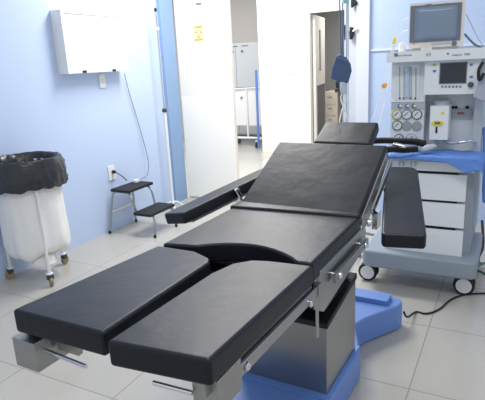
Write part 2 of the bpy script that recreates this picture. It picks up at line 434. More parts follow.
# control strip and worktop
abx(-.665, -.165, 3.09, 3.60, .777, .838, .006).build('control_strip', 'drawer', AM)
for x in (402, 414):
    p = A(aty(x, 163.5, 3.09)); k = MB().lathe([(.015, 0), (.018, -.004), (.018, -.016), (.012, -.02)], p, (0, 1, 0), 18).build('control_knob', 'anaes_d', AM)
    MB().box(p+Vector((0, -.022, 0)), (.006, .008, .03), .002).build('knob_grip', 'anaes', k)
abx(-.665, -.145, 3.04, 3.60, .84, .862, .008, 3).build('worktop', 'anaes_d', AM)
MB().tube([A(aty(440, 138, 3.3)), A(aty(445, 141.5, 3.2)), A(aty(452, 143.2, 3.16)), A(aty(462, 142, 3.15)), A(aty(471, 141, 3.17)), A((-.175, 3.25, .925))], .008, 10, 5).build('worktop_rail', 'chrome', AM)
# upper body
abx(-.665, -.16, 3.33, 3.60, .862, 1.405, .006).build('back_body', 'anaes', AM)
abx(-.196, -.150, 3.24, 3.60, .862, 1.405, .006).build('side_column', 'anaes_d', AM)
fp = abx(-.662, -.465, 3.20, 3.33, .865, 1.405, .006).build('flowmeter_unit', 'anaes', AM)
YF = 3.199
def fa(x, y): return A(aty(x, y, YF))
def panel(x0, y0, x1, y1, d, m, name, par, bev=.002, Y=3.20):
    a, b = aty(x0, y0, Y), aty(x1, y1, Y)
    return abx(min(a.x, b.x), max(a.x, b.x), Y-d, Y-.0005, min(a.z, b.z), max(a.z, b.z), bev).build(name, m, par, wn=False)
win = panel(396.5, 65, 419, 99.5, .006, 'anaes', 'flow_window', fp)
for x, w in ((399.5, .9), (404.0, .7), (407.5, 3.6), (411.3, .7), (415.8, .9)):
    a, b = aty(x, 67, 3.19), aty(x, 97, 3.19)
    MB().tube([A(a), A(b)], .0016*w*(2.6 if w > 2 else 1.4), 10).build('flow_tube', 'tube_glass' if w > 2 else 'dial_grey', win)
for x in (400, 404, 411, 415.5):
    panel(x-.7, 97.4, x+.7, 99, .010, 'rubber', 'flow_stop', win, 0)
panel(391.5, 100.4, 425.0, 101.6, .006, 'white', 'divider', fp)
panel(391.5, 101.7, 425.0, 109.6, .002, 'anaes_d', 'knob_strip', fp, 0)
for x, m in ((400, 'blue_rim'), (407.2, 'ink'), (414, 'green_rim')):
    p = fa(x, 105.6)
    k = MB().lathe([(.010, 0), (.012, -.004), (.012, -.010), (.004, -.014)], p, (0, 1, 0), 16).build('selector_knob', m, fp)
    MB().box(p+Vector((.006, -.008, 0)), (.012, .018, .012), .003).build('knob_cap', 'white', k)
def gauge(x, y, r, rim, face='dial', needle=True):
    p = fa(x, y); R = r*.0066
    g = MB().lathe([(R, 0), (R, -.010), (R*.86, -.012), (R*.80, -.009)], p, (0, 1, 0), 24).build('gauge', rim, fp)
    MB().lathe([(.0005, -.0095), (R*.82, -.0095), (R*.82, -.006)], p, (0, 1, 0), 24).build('dial', face, g)
    if needle:
        MB().box(p+Vector((-R*.1, -.0112, R*.1)), (R*.16, .001, R*1.1), 0, rot=Matrix.Rotation(.8, 3, 'Y')).build('needle', 'ink', g)
for x, rim in ((397, 'yellow_rim'), (407, 'blue_rim'), (417, 'green_rim')): gauge(x, 114.3, 4.6, rim)
gauge(397.5, 125.3, 4.6, 'green_rim')
gauge(407, 125.5, 4.2, 'dial_grey', 'dial_grey', False); gauge(417, 125.8, 4.2, 'dial_grey', 'dial_grey', False)
gauge(399, 138.5, 4.4, 'ink'); gauge(411.5, 138.5, 5.2, 'anaes_d')
# ventilator display
vd = abx(-.462, -.178, 3.12, 3.329, aty(440, 94.5, 3.12).z, 1.404, .01, 3).build('ventilator_unit', 'anaes', AM)
def vpanel(x0, y0, x1, y1, d, m, name, bev=.002, par=None, Y=3.12): return panel(x0, y0, x1, y1, d, m, name, par or vd, bev, Y)
vpanel(440, 63, 466.3, 83.3, .004, 'bezel', 'screen_frame'); vpanel(441.0, 63.9, 465.4, 82.4, .0055, 'lcd', 'screen', 0)
for x, y, m in ((434.5, 64.8, 'yellow_rim'), (434.5, 71, 'blue_rim'), (471.3, 64.6, 'blue_rim'), (471.3, 76.8, 'blue_rim')):
    vpanel(x-1.5, y-1, x+1.5, y+1, .004, m, 'button', .001)
vpanel(434, 84, 436, 85.6, .004, 'white', 'indicator', 0)
for x in (442.3, 445.9, 449.5, 453.1, 456.7, 460.3):
    vpanel(x-.9, 85.6, x+.9, 87.4, .005, 'bezel', 'soft_key', .001)
MB().lathe([(.014, 0), (.016, -.006), (.014, -.016), (.004, -.018)], A(aty(470.8, 84.6, 3.12)), (0, 1, 0), 20).build('rotary_knob', 'green', vd)
# vaporizer
va, vb = aty(430.5, 106, 3.16), aty(447.3, 140, 3.16)
vap = abx(va.x, vb.x, 3.16, 3.30, vb.z, va.z, .006).build('vaporizer', 'drawer', AM)
abx(va.x+.04, va.x+.07, 3.30, 3.33, vb.z+.05, vb.z+.12).build('vaporizer_mount', 'anaes_d', vap)
MB().lathe([(.042, 0), (.044, .006), (.044, .024), (.036, .03), (.034, .026)], A(((va.x+vb.x)/2+.004, 3.23, va.z)), (0, 0, 1), 28).build('vaporizer_dial', 'anaes_d', vap)
def vp2(x0, y0, x1, y1, d, m, name, bev=.001): return panel(x0, y0, x1, y1, d, m, name, vap, bev, 3.16)
pp = A(aty(437.6, 123.4, 3.16))
MB().prism([pp+Vector((.034*math.cos(t), 0, .017*math.sin(t))) for t in [2*PI*k/24 for k in range(24)]], (0, -.005, 0), .001).build('collar_label', 'yellow2', vap)
vp2(434.8, 121.8, 440.5, 124.2, .007, 'ink', 'collar_print'); vp2(441, 112, 444, 114.4, .002, 'yellow2', 'corner_label'); vp2(435.7, 127, 437.3, 133, .004, 'rubber', 'fill_slot')
# plate with a red label and knobs on the rear panel
bpn = panel(452, 108.5, 471.5, 118.5, .012, 'anaes_d', 'connector_block', AM, .003, 3.33)
panel(457.5, 112, 464, 114.2, .015, 'red', 'red_label', bpn, 0, 3.33)
for x in (452.5, 456, 467):
    MB().lathe([(.008, 0), (.010, .008), (.004, .016)], A(aty(x, 108.6, 3.322)), (0, 0, 1), 12).build('connector_knob', 'rubber', bpn)
# top shelf
ts = abx(-.668, -.150, 3.08, 3.60, 1.405, 1.462, .010, 3).build('top_shelf', 'anaes', AM)
zt = aty(430, 55, 3.079).z
MB().lathe([(.0105, 0), (.0105, -.002)], A(aty(396, 55, 3.08)), (0, 1, 0), 20).build('round_emblem', 'ink', ts)
def txt(name, body, size, x, y): text_mesh(name, body, size, 'ink', ts, A(aty(x, y, 3.0785)))
txt('maker_lettering', 'Datex-Ohmeda', .014, 403.8, 56.2); txt('model_lettering', 'S/5', .022, 428.5, 56); txt('model_lettering', 'Aespire  7900', .016, 461, 55.6)
MB().lathe([(.005, 0), (.005, -.002)], A(aty(448, 53.7, 3.08)), (0, 1, 0), 12).build('indicator', 'rubber', ts)
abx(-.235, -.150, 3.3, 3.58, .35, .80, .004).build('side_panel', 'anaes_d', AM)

# patient monitor on the shelf
PM = thing('patient_monitor', 'boxy cream patient monitor with dark glass screen on top of machine', 'monitor', (-.42, 3.3, 1.462))
def pbx(x0, x1, y0, y1, z0, z1, bev=0, seg=2): return MB().bx(x0+.42, x1+.42, y0-3.3, y1-3.3, z0-1.462, z1-1.462, bev, seg)
ma, mb_ = aty(410.5, 4.2, 3.17), aty(461.6, 47.6, 3.17)
bodyp = MB()
x0, x1, zb, ztp = ma.x+.42, mb_.x+.42, .016, ma.z-1.462
bodyp.bx(x0, x1, -.13, -.06, zb, ztp, .01, 3)
bodyp.prism([(x0+.006, -.062, zb+.004), (x1-.006, -.062, zb+.004), (x1-.006, -.062, ztp-.006), (x0+.006, -.062, ztp-.006)], (0, .10, 0), .004)
bodyp.prism([(x0+.04, .03, zb+.004), (x1-.04, .03, zb+.004), (x1-.04, .03, ztp-.05), (x0+.04, .03, ztp-.05)], (0, .17, 0), .01)
body = bodyp.build('housing', 'beige', PM)
def mp(xa, ya, xb, yb, d, m, name, bev=.002, par=None):
    a, b = aty(xa, ya, 3.17), aty(xb, yb, 3.17)
    return pbx(a.x, b.x, 3.17-d, 3.1695, b.z, a.z, bev).build(name, m, par or PM, wn=False)
bz_ = mp(411.2, 6.6, 458.6, 40, .006, 'bezel', 'screen_surround'); 
# slightly domed glass
f = MB(); a, b = aty(415.2, 8.2, 3.162), aty(454.8, 38.6, 3.162); N = 8; g = []
for j in range(N+1):
    row = []
    for i in range(N+1):
        u, v = i/N*2-1, j/N*2-1
        row.append(f.bm.verts.new((a.x+(b.x-a.x)*i/N+.42, 3.1635-.007*(1-u*u)*(1-v*v)-3.3, a.z+(b.z-a.z)*j/N-1.462)))
    g.append(row)
for j in range(N):
    for i in range(N): f.bm.faces.new((g[j][i], g[j][i+1], g[j+1][i+1], g[j+1][i]))
f.build('screen', 'screen', PM, wn=False, solid=.001)
MB().lathe([(.0125, 0), (.0135, -.006), (.012, -.014), (.004, -.016)], aty(452.8, 43.3, 3.17)-Vector((.42*-1+0, 3.3, 1.462))-Vector((0, 0, 0)), (0, 1, 0), 20).build('rotary_knob', 'bezel', PM)
mp(413.2, 43, 415, 44.6, .003, 'orange', 'power_light', 0)
mp(431, 43.2, 449, 44.0, .002, 'anaes_d', 'button_row', 0)
mp(425.5, 2.9+1.6, 431, 5.9, .002, 'ink', 'maker_mark', 0); mp(443, 3.4, 447, 5.4, .002, 'blue_rim', 'blue_badge', 0)
pbx(-.545, -.30, 3.19, 3.42, 1.4625, 1.479, .004).build('foot', 'beige', PM)

PM.rotation_euler = (0, 0, math.radians(9)); PM.location.x = -.437; PM.scale = (1.03, 1, 1)
# small white box and module in front of the monitor
p = aty(402.5, 46.5, 3.16)
tag(MB().lathe([(.021, 0), (.022, .03), (.018, .046), (.013, .05)], (p.x, 3.16, 1.4625), (0, 0, 1), 18).build('sensor_cup', 'white'), 'small white cup standing on shelf left of the monitor', 'cup')
p = aty(427, 46, 3.11)
tag(MB().bx(p.x-.03, p.x+.03, 3.09, 3.125, 1.4625, 1.482, .004).build('sensor_box', 'beige'), 'flat cream box lying under the monitor screen edge', 'box')

# blue drape over the worktop
f = MB(); NX, NY = 46, 40; g = []
xl, xr = -.635, -.115
for j in range(NY+1):
    row = []
    for i in range(NX+1):
        u = i/NX; v = j/NY
        x = xl + (xr-xl)*u
        hang = .008 + .034*max(0, (u-.25)) + .05*max(0, 1-abs(u-.84)/.2)
        L = .235 + hang; s = v*L
        w = noise.noise(Vector((x*14, s*16, 2)))*.5+.5; w2 = noise.noise(Vector((x*34, s*30, 7)))
        if s < .225: y, z = 3.26 - s, .8665 + .016*w + .004*w2
        else: y, z = 3.028 - .006*w - .012*w2*(s-.225)/.1, .872 - (s-.225) + .004*w
        if x > -.14: z -= (x+.14)*1.6
        if s < .225: z += .002
        row.append(f.bm.verts.new((x + .008*w2, y - .004, z)))
    g.append(row)
for j in range(NY):
    for i in range(NX): f.bm.faces.new((g[j][i], g[j+1][i], g[j+1][i+1], g[j][i+1]))
tag(f.build('surgical_drape', 'drape', wn=False, solid=.002), 'crumpled blue surgical drape spread over the machine worktop', 'drape')

# black breathing hoses lying left on the worktop
def hose(pts, r, n):
    P = spline([Vector(q) for q in pts], n); rr = [r*(1.0 if i % 2 else .78) for i in range(len(P))]
    return MB().tube(P, rr, 10)
h = hose([aty(372, 141, 3.0), aty(385, 140.5, 3.02), aty(400, 141, 3.06), aty(414, 141.5, 3.10), aty(425, 144, 3.15)], .021, 14)
tag(h.build('breathing_hose', 'rubber'), 'black corrugated breathing hose stretched above the drape, upper of two', 'hose', 'breathing hoses on the worktop')
h = hose([aty(380, 151.5, 2.97), aty(392, 149.2, 2.97), aty(404, 150.0, 3.0), aty(418, 148.8, 3.02)], .021, 14)
tag(h.build('breathing_hose', 'rubber'), 'black corrugated breathing hose beside the drape, lower of two', 'hose', 'breathing hoses on the worktop')
p = aty(398, 145.3, 2.985)
tag(MB().lathe([(.008, -.03), (.014, -.015), (.014, .015), (.009, .045)], p, (1, 0, -.2), 14).build('hose_connector', 'chrome'), 'shiny silver connector between the two black hoses', 'connector')
p = aty(428, 148.6, 3.08)
tag(MB().lathe([(.004, -.045), (.016, -.03), (.021, 0), (.018, .03), (.006, .05)], (p.x, p.y, p.z), (1, 0, .35), 14, fn=lambda i, t, r, hh: (r*(1+.2*math.sin(3*t+i)), hh)).build('face_mask', 'grey_bag'), 'crumpled pale clear mask lying at the drape top edge', 'mask')

# cables left of the machine
def cable(name, pts, r, m, label, cat='cable', k=6, group=None):
    o = MB().tube(pts, r, 7, k).build(name, m, wn=False); return tag(o, label, cat, group)
Yc = 3.5
ca = cable('monitor_cable', [aty(408.3, 18.5, 3.2), aty(403.5, 21.5, 3.27), aty(398, 32, 3.35), aty(393, 46, 3.4), aty(388, 66, 3.42), aty(384, 88, 3.42), aty(377, 108, 3.45), aty(371, 122, 3.45)], .004, 'anaes', 'pale monitor cable looping off the left side with orange clip', 'cable')
p = aty(384.5, 85.5, 3.42)
MB().lathe([(.006, -.016), (.018, -.008), (.018, .008), (.006, .016)], p, (0, 1, .1), 14).build('clip', 'orange', ca, label='orange round clip')
cb = cable('monitor_cable', [aty(408.3, 30.5, 3.2), aty(402.5, 32.5, 3.27), aty(396, 42, 3.36), aty(391, 62, 3.5), aty(387, 92, 3.5), aty(382, 112, 3.5), aty(379, 126, 3.5)], .004, 'anaes', 'pale monitor cable hanging left of machine with yellow tag', 'cable')
p = aty(394.8, 41, 3.36)
MB().box(p, (.022, .014, .035), .005, rot=Matrix.Rotation(.4, 3, 'Y')).build('cable_tag', 'yellow2', cb, label='yellow tag')
cable('monitor_lead', [aty(464.5, 33.8, 3.2), aty(470, 40, 3.2), aty(475, 44.5, 3.18), aty(482, 47.6, 3.15)], .006, 'bezel', 'thick dark lead leaving the right side of the monitor', 'cable')
cable('monitor_lead', [aty(466, 14, 3.2), aty(472, 26, 3.24), aty(478, 38, 3.25), aty(484, 47.5, 3.2)], .0025, 'anaes_d', 'thin grey lead slanting down right of the monitor', 'cable')
# grey pouch at the picture's right edge
f = MB()
pts = [(484, 68), (481, 75), (476, 92), (472.5, 96.5), (478, 99), (484, 101.5), (492, 102), (492, 66)]
f.prism([aty(x, y, 3.10) for x, y in pts], (0, -.04, 0), .01, 3)
tag(f.build('breathing_bag', 'grey_bag'), 'grey breathing bag hanging at the right of the display', 'bag')
cable('breathing_tube', [aty(483, 62, 3.05), aty(478.8, 70, 3.04), aty(479.5, 80, 3.03), aty(484, 73, 3.03)], .009, 'rubber', 'short black tube curling above the grey breathing bag', 'tube')
f = MB(); pts = [(482.5, 128), (483, 160), (481.8, 190), (482.3, 203), (490, 204), (492, 128)]
f.prism([aty(x, y, 3.3) for x, y in pts], (0, .05, 0), .008, 2)
tag(f.build('blue_cloth', 'drape'), 'strip of blue cloth hanging at the machine right side', 'cloth')

# ------------------------------------------------------------------ x-ray film viewer on the left wall
XV = thing('xray_viewer', 'white wall-mounted x-ray light box with two black switches', 'light box', (LX, 3.37, 1.66))
def xb(y0, y1, z0, z1, x0, x1, bev=0): return MB().bx(x0, x1, y0-3.37, y1-3.37, z0-1.66, z1-1.66, bev)
xb(3.0, 3.718, 1.432, 1.910, .001, .10, .008).build('housing', 'white', XV)
fr = MB()
for a in ((3.0, 3.718, 1.886, 1.910), (3.0, 3.718, 1.432, 1.464), (3.0, 3.03, 1.464, 1.886), (3.688, 3.718, 1.464, 1.886)):
    fr.bx(.1005, .112, a[0]-3.37, a[1]-3.37, a[2]-1.66, a[3]-1.66, .003)
fr.build('front_frame', 'white', XV)
xb(3.03, 3.688, 1.464, 1.886, .1005, .106).build('diffuser', 'diffuser', XV, wn=False)
for x, y in ((84.5, 71.6), (114, 70.2)):
    q = atx(x, y, LX+.112); xb(q.y-.02, q.y+.02, q.z-.009, q.z+.009, .1125, .118, .002).build('switch', 'rubber', XV)
def outlet(x, y, w, hh, label):
    q = atx(x, y, LX); o = thing('wall_outlet', label, 'outlet', (LX, q.y, q.z), 0, 'outlets on the left wall')
    MB().bx(.0005, .012, -w/2, w/2, -hh/2, hh/2, .004).build('cover_plate', 'white', o)
    s = MB(); 
    for z in (-.012, .012): s.lathe([(.003, 0), (.003, .002)], (.0125, 0, z), (1, 0, 0), 8)
    s.build('socket_holes', 'ink', o); return o
outlet(101.5, 81, .07, .115, 'white wall outlet just under the x-ray light box')
q2 = outlet(111, 173, .085, .125, 'white wall outlet low on wall behind the step stool')
q = q2.location
sp = thing('power_plug', 'black plug with short cord in the low wall outlet', 'plug', (LX+.0145, q.y+.01, q.z+.01))
MB().lathe([(.016, 0), (.016, .02), (.008, .035)], (0, 0, 0), (1, 0, 0), 12).build('plug_body', 'rubber', sp)
E_ = Vector((LX+.0145, q.y+.01, q.z+.01))
MB().tube([(.03, 0, 0)] + [atx(a, b, X)-E_ for a, b, X in ((117, 173, -3.14), (122, 176, -3.1), (127, 180.5, -3.07))], .0045, 7, 5).build('cord', 'rubber', sp, wn=False)
cable('light_box_cord', [atx(124.5, 73.5, LX+.03), atx(125.5, 78, LX+.03), atx(129, 92, LX+.02), atx(136, 115, LX+.02), atx(144, 143, LX+.03), atx(148, 160, LX+.06), atx(148.5, 170, LX+.10), atx(146, 176.5, LX+.14), atx(140, 179.5, LX+.2)], .0035, 'ink', 'thin grey cord drooping from the light box to the stool', 'cord')

# ------------------------------------------------------------------ step stool
ST = thing('step_stool', 'two-step chrome footstool with black treads by the blue wall', 'step stool', (-2.94, 3.5, 0))
SI = Vector((-2.94, 3.5, 0))
ZU, ZL = .405, .215
def tread(x0, x1, y0, y1, z):
    return MB().bx(x0+2.94, x1+2.94, y0-3.5, y1-3.5, z-.024, z, .009, 3)
tread(-3.165, -2.955, 3.365, 3.715, ZU).build('upper_tread', 'rubber', ST); tread(-2.905, -2.715, 3.335, 3.70, ZL).build('lower_tread', 'rubber', ST)
for y0, y1 in ((3.30, 3.40), (3.675, 3.68)):
    yy = lambda z: y0 + (y1-y0)*z/.36
    L = [(-3.175, .02), (-3.178, .25), (-3.176, ZU-.075), (-3.15, ZU-.036), (-3.0, ZU-.036), (-2.965, ZU-.06), (-2.945, .30), (-2.925, ZL-.01), (-2.90, ZL-.034), (-2.76, ZL-.034), (-2.73, ZL-.05), (-2.712, .1), (-2.70, .02)]
    MB().tube([Vector((x, yy(z) + (0 if x < -2.93 else (.05 if y0 < 3.5 else 0)), z))-SI for x, z in L], .0095, 10, 5).build('frame_tube', 'steel', ST)
    for xx, dy in ((-3.175, 0), (-2.70, .05 if y0 < 3.5 else 0)):
        MB().lathe([(.010, .001), (.013, .002), (.013, .016), (.010, .028)], Vector((xx, y0+dy, 0))-SI, (0, 0, 1), 12).build('rubber_foot', 'rubber', ST)
MB().tube([Vector(p)-SI for p in ((-3.178, 3.352, .19), (-3.178, 3.676, .19))], .0085, 10).build('cross_bar', 'paint_white', ST)
p = atz(136, 181, ZU+.01)
tag(MB().bx(p.x-.02, p.x+.02, p.y-.03, p.y+.03, ZU+.001, ZU+.022, .006).build('cord_plug', 'white'), 'small white plug lying on the upper tread of footstool', 'plug')

# ------------------------------------------------------------------ hamper stand with bag and liner
HC = Vector((-2.985, 2.37, 0)); HRR = .232; HZ = .865
HS = thing('hamper_stand', 'round white tubular hamper stand on three brown casters', 'hamper stand', HC)
MB().tube([(HRR*math.cos(t), HRR*math.sin(t), HZ) for t in [2*PI*k/40 for k in range(40)]], .010, 8, closed=True).build('top_ring', 'paint_white', HS)
for tx, ty in ((-3.164, 2.234), (-2.776, 2.256), (-3.008, 2.618)):
    d = (Vector((tx, ty, 0))-HC).normalized()
    lg = MB().tube([d*HRR+Vector((0, 0, HZ-.008)), d*(HRR-.002)+Vector((0, 0, .5)), d*(HRR-.012)+Vector((0, 0, .085))], .0115, 10).build('leg', 'paint_white', HS)
    MB().lathe([(.026, 0), (.026, .008), (.012, .012)], d*(HRR-.012)+Vector((0, 0, .085)), (0, 0, 1), 14).build('caster_plate', 'paint_white', lg)
    w = d*(HRR-.004)
    sd = Vector((d.y, -d.x, 0))
    cs = MB().box(w+Vector((0, 0, .066)), (.034, .034, .036), .005).build('caster_fork', 'castor_d', lg)
    MB().lathe([(.012, -.012), (.031, -.010), (.033, 0), (.031, .010), (.012, .012)], w+d*.006+Vector((0, 0, .0335)), sd, 18).build('caster_wheel', 'castor', lg)
def bagfn(i, t, r, h):
    k = max(0, min(1, (HZ-h)/.6))
    return r*(1 + .018*math.sin(5*t+1.2)*k + .022*math.sin(9*t+h*6)*k + .012*math.sin(17*t)*k), h + (.022*math.sin(3*t+.6) + .01*math.sin(8*t))*(1 if h < .3 else 0)
prof = [(.210, HZ-.02), (.212, .80), (.213, .7), (.215, .6), (.217, .5), (.220, .4), (.223, .33), (.223, .27), (.216, .235), (.19, .21), (.14, .20), (.08, .19), (.0, .185)]
f = MB(); f.lathe(prof, HC, (0, 0, 1), 72, bagfn)
f.lathe([(.03, .212), (.075, .19), (.09, .15), (.07, .108), (.02, .096), (0, .095)], HC+Vector((.10, -.05, 0)), (0, 0, 1), 40, lambda i, t, r, h: (r*(1+.15*math.sin(4*t+i)), h))
tag(f.build('laundry_bag', 'bag', wn=False), 'white cotton laundry bag hanging inside the hamper stand', 'laundry bag')
def linfn(i, t, r, h):
    k = 1 if (h < HZ-.01) else .35
    n_ = noise.noise(Vector((math.cos(t)*4, math.sin(t)*4, h*14+i*.2)))
    n2 = noise.noise(Vector((math.cos(t)*10, math.sin(t)*10, h*22+3)))
    return r*(1 + k*(.036*n_ + .034*n2 + .014*math.sin(23*t+h*30+3*n_))), h + (.022*n_ if i < 2 else .008*n_*1)
lp = [(.256, .690), (.264, .715), (.262, .755), (.265, .79), (.258, .83), (.252, .86), (.243, .887), (.232, .892), (.220, .886), (.207, .85), (.2, .79), (.196, .72), (.18, .66), (.1, .62), (0, .61)]
f = MB(); f.lathe(lp, HC, (0, 0, 1), 96, linfn)
tag(f.build('bin_liner', 'liner', wn=False), 'crumpled black plastic bin liner folded over the hamper ring', 'bin liner')

# ------------------------------------------------------------------ pole stand near the left wall
IX, IY = -3.075, 4.16
IV = thing('pole_stand', 'slim white pole stand by the left wall beside the door', 'pole stand', (IX, IY, 0))
MB().tube([(0, 0, .08), (0, 0, 1.02)], .017, 12).build('lower_tube', 'paint_white', IV)
MB().tube([(0, 0, 1.02), (0, 0, 1.955)], .010, 12).build('upper_tube', 'chrome', IV)
MB().lathe([(.018, 0), (.024, .004), (.024, .03), (.012, .04)], (0, 0, 1.01), (0, 0, 1), 14).build('collar', 'castor_d', IV)
MB().lathe([(.006, 0), (.014, .006), (.012, .03), (.004, .036)], (0, 0, 1.955), (0, 0, 1), 12).build('end_cap', 'rubber', IV)
cl = MB().lathe([(.012, -.016), (.02, -.012), (.02, .012), (.012, .016)], (0, 0, 1.80), (0, 0, 1), 12).build('clamp', 'white', IV)
MB().lathe([(.004, 0), (.012, .01), (.012, .03)], (-.018, 0, 1.80), (-1, 0, 0), 10).build('clamp_knob', 'white', cl)
for k in range(4):
    t = PI/4+k*PI/2
    MB().tube([(0, 0, .085), (.05*math.cos(t), .05*math.sin(t), .075), (.105*math.cos(t), .105*math.sin(t), .03)], .010, 8).build('leg', 'paint_white', IV)
    MB().lathe([(.008, .001), (.014, .002), (.014, .022), (.01, .03)], (.108*math.cos(t), .108*math.sin(t), 0), (0, 0, 1), 10).build('foot', 'rubber', IV)

# signs on the door
def plate(name, x0, y0, x1, y1, m, label, cat, Y=BY+.03):
    a, b = aty(x0, y0, Y), aty(x1, y1, Y)
    return tag(MB().bx(min(a.x, b.x), max(a.x, b.x), Y-.003, Y-.0006, min(a.z, b.z), max(a.z, b.z)).build(name, m, wn=False), label, cat)
sg = plate('warning_sign', 193, 25.2, 203.8, 41.4, 'yellow', 'yellow radiation warning sign on the white door', 'sign')
def trefoil(x, y, r):
    c = aty(x, y, BY+.0265); f = MB(); R = r*.0105
    for k in range(3):
        a0 = PI/2 + k*2*PI/3
        poly = [c + Vector((math.cos(a)*rr, 0, math.sin(a)*rr)) for a, rr in [(a0-.5, R*.28), (a0-.5, R), (a0-.17, R*1.03), (a0+.17, R*1.03), (a0+.5, R), (a0+.5, R*.28)]]
        f.prism(poly, (0, -.001, 0))
    f.lathe([(R*.2, 0), (R*.2, -.001)], c, (0, 1, 0), 12)
    f.build('trefoil', 'maroon', sg, wn=False)
trefoil(196, 32, 1.6); trefoil(200.8, 32.4, 1.6); trefoil(198.6, 36.8, 1.6)
def bar(par, x0, y0, x1, y1, m='yellow_rim'):
    a, b = aty(x0, y0, BY+.0265), aty(x1, y1, BY+.0265)
    MB().bx(a.x, b.x, BY+.0255, BY+.0265, min(a.z, b.z), max(a.z, b.z)).build('print_line', m, par, wn=False)
bar(sg, 194.5, 26.6, 202.3, 27.6); bar(sg, 194.7, 39.3, 202.8, 40.2)
n1 = plate('paper_notice', 193.5, 1.2, 205.5, 6.3, 'paper', 'upper small white paper notice on the door', 'notice'); bar(n1, 196, 3.2, 201.6, 4.6, 'ink')
n2 = plate('paper_notice', 192.5, 8.2, 208, 14.6, 'paper', 'lower white paper notice above yellow sign on the door', 'notice'); bar(n2, 197.5, 10.6, 201.5, 11.6, 'anaes_d')

# ------------------------------------------------------------------ beyond the door
a = aty(291, 69, 7.5)
tag(MB().bx(a.x-.05, a.x+.05, 7.485, 7.499, a.z-.07, a.z+.07, .004).build('light_switch', 'beige'), 'cream light switch plate on bright corridor wall', 'switch')
# tall pale locker
LK = thing('locker_cabinet', 'tall pale grey two-door locker seen through the door gap', 'cabinet', (-4.6, 8.7, 0))
MB().bx(-.40, .42, .0, .28, .10, 1.80, .006).build('body', 'locker', LK)
for k, (xa, xb) in enumerate(((-.39, -.075), (-.065, .41))):
    for za, zb in ((.13, .98), (1.0, 1.77)):
        d = MB().bx(xa, xb, -.018, -.0005, za, zb, .003).build('locker_door', 'locker', LK)
        MB().lathe([(.012, 0), (.02, -.012), (.02, -.022), (.012, -.03)], ((xb-.05 if k == 0 else xa+.14), -.018, zb-.12), (0, 1, 0), 12).build('door_knob', 'bezel', d)
MB().bx(-.4, .42, -.0, .26, .0005, .098).build('plinth', 'bezel', LK)
MB().bx(-.33, -.02, -.021, -.019, 1.735, 1.75).build('vent_line', 'bezel', LK, wn=False); MB().bx(.06, .2, -.021, -.019, 1.735, 1.75).build('vent_line', 'bezel', LK, wn=False)
# white tube trolley in the corridor
TR = thing('tube_trolley', 'white tubular trolley standing in the corridor before the locker', 'trolley', (-4.16, 8.05, 0))
MB().tube([(-.32, 0, .14), (-.3, 0, .14), (.25, 0, .14), (.31, 0, .13)], .022, 8).build('bottom_bar', 'paint_white', TR)
MB().tube([(0, 0, .15), (0, 0, 1.02)], .016, 8).build('upright', 'paint_white', TR)
MB().tube([(-.3, 0, 1.0), (.3, 0, 1.02)], .012, 8).build('top_bar', 'paint_white', TR)
for xa, xb, zt_ in ((-.30, -.02, .99), (.02, .28, 1.0)):
    d = MB().bx(xa, xb, .02, .05, .36, zt_, .004).build('side_panel', 'white', TR)
    MB().lathe([(.012, 0), (.02, -.012), (.014, -.03)], (xb-.08, .02, zt_-.08-(.06 if xa < 0 else 0)), (0, 1, 0), 10).build('panel_knob', 'bezel', d)
for x in (-.28, .26):
    MB().tube([(x, -.22, .12), (x, .2, .12)], .015, 8).build('foot_bar', 'paint_white', TR)
    for y in (-.2, .18): MB().lathe([(.02, -.012), (.05, -.01), (.05, .01), (.02, .012)], (x, y, .0505), (1, 0, 0), 16).build('caster', 'castor_d', TR)
a, b = aty(256, 70, 7.75), aty(259.3, 134, 7.75)
tag(MB().tube([(a.x, 7.75, a.z), (b.x-.02, 7.75, .02)], .020, 10).build('broom_handle', 'blue_pole'), 'blue broom handle leaning upright beside the corridor trolley', 'broom')
# dim room: drawers, worktop, things on it
DC = thing('drawer_cabinet', 'cream drawer cabinet in the dim room beyond', 'cabinet', (-2.66, 8.6, 0))
ca_, cb_ = aty(323.5, 92, 8.4), aty(337.5, 122, 8.4)
MB().bx(ca_.x+2.66, cb_.x+2.66, -.2, .25, .0005, ca_.z, .005).build('body', 'cabinet', DC)
for k in range(4):
    zt_ = ca_.z - .03 - k*.19
    d = MB().bx(ca_.x+2.68, cb_.x+2.64, -.215, -.2005, zt_-.17, zt_, .004).build('drawer', 'cabinet', DC)
    MB().bx(-.03+(ca_.x+cb_.x)/2+2.66, .03+(ca_.x+cb_.x)/2+2.66, -.228, -.2155, zt_-.06, zt_-.05, .002).build('pull', 'ink', d)
tag(MB().bx(-2.66, -1.75, 8.38, 8.95, ca_.z+.002, ca_.z+.04, .004).bx(-2.36, -1.75, 8.5, 8.9, .0005, ca_.z+.002).build('counter', 'counter'), 'dark counter over the cream drawers in the dim room', 'counter')
tag(MB().lathe([(.13, 0), (.14, .08), (.10, .16), (.03, .2)], (-2.60, 8.68, ca_.z+.042), (0, 0, 1), 18).build('dark_container', 'counter'), 'dark rounded container standing left on the dim counter', 'container')
tag(MB().bx(-2.43, -2.12, 8.5, 8.8, ca_.z+.042, ca_.z+.15, .02).build('dark_case', 'rubber'), 'low black case right of the container on dim counter', 'case')

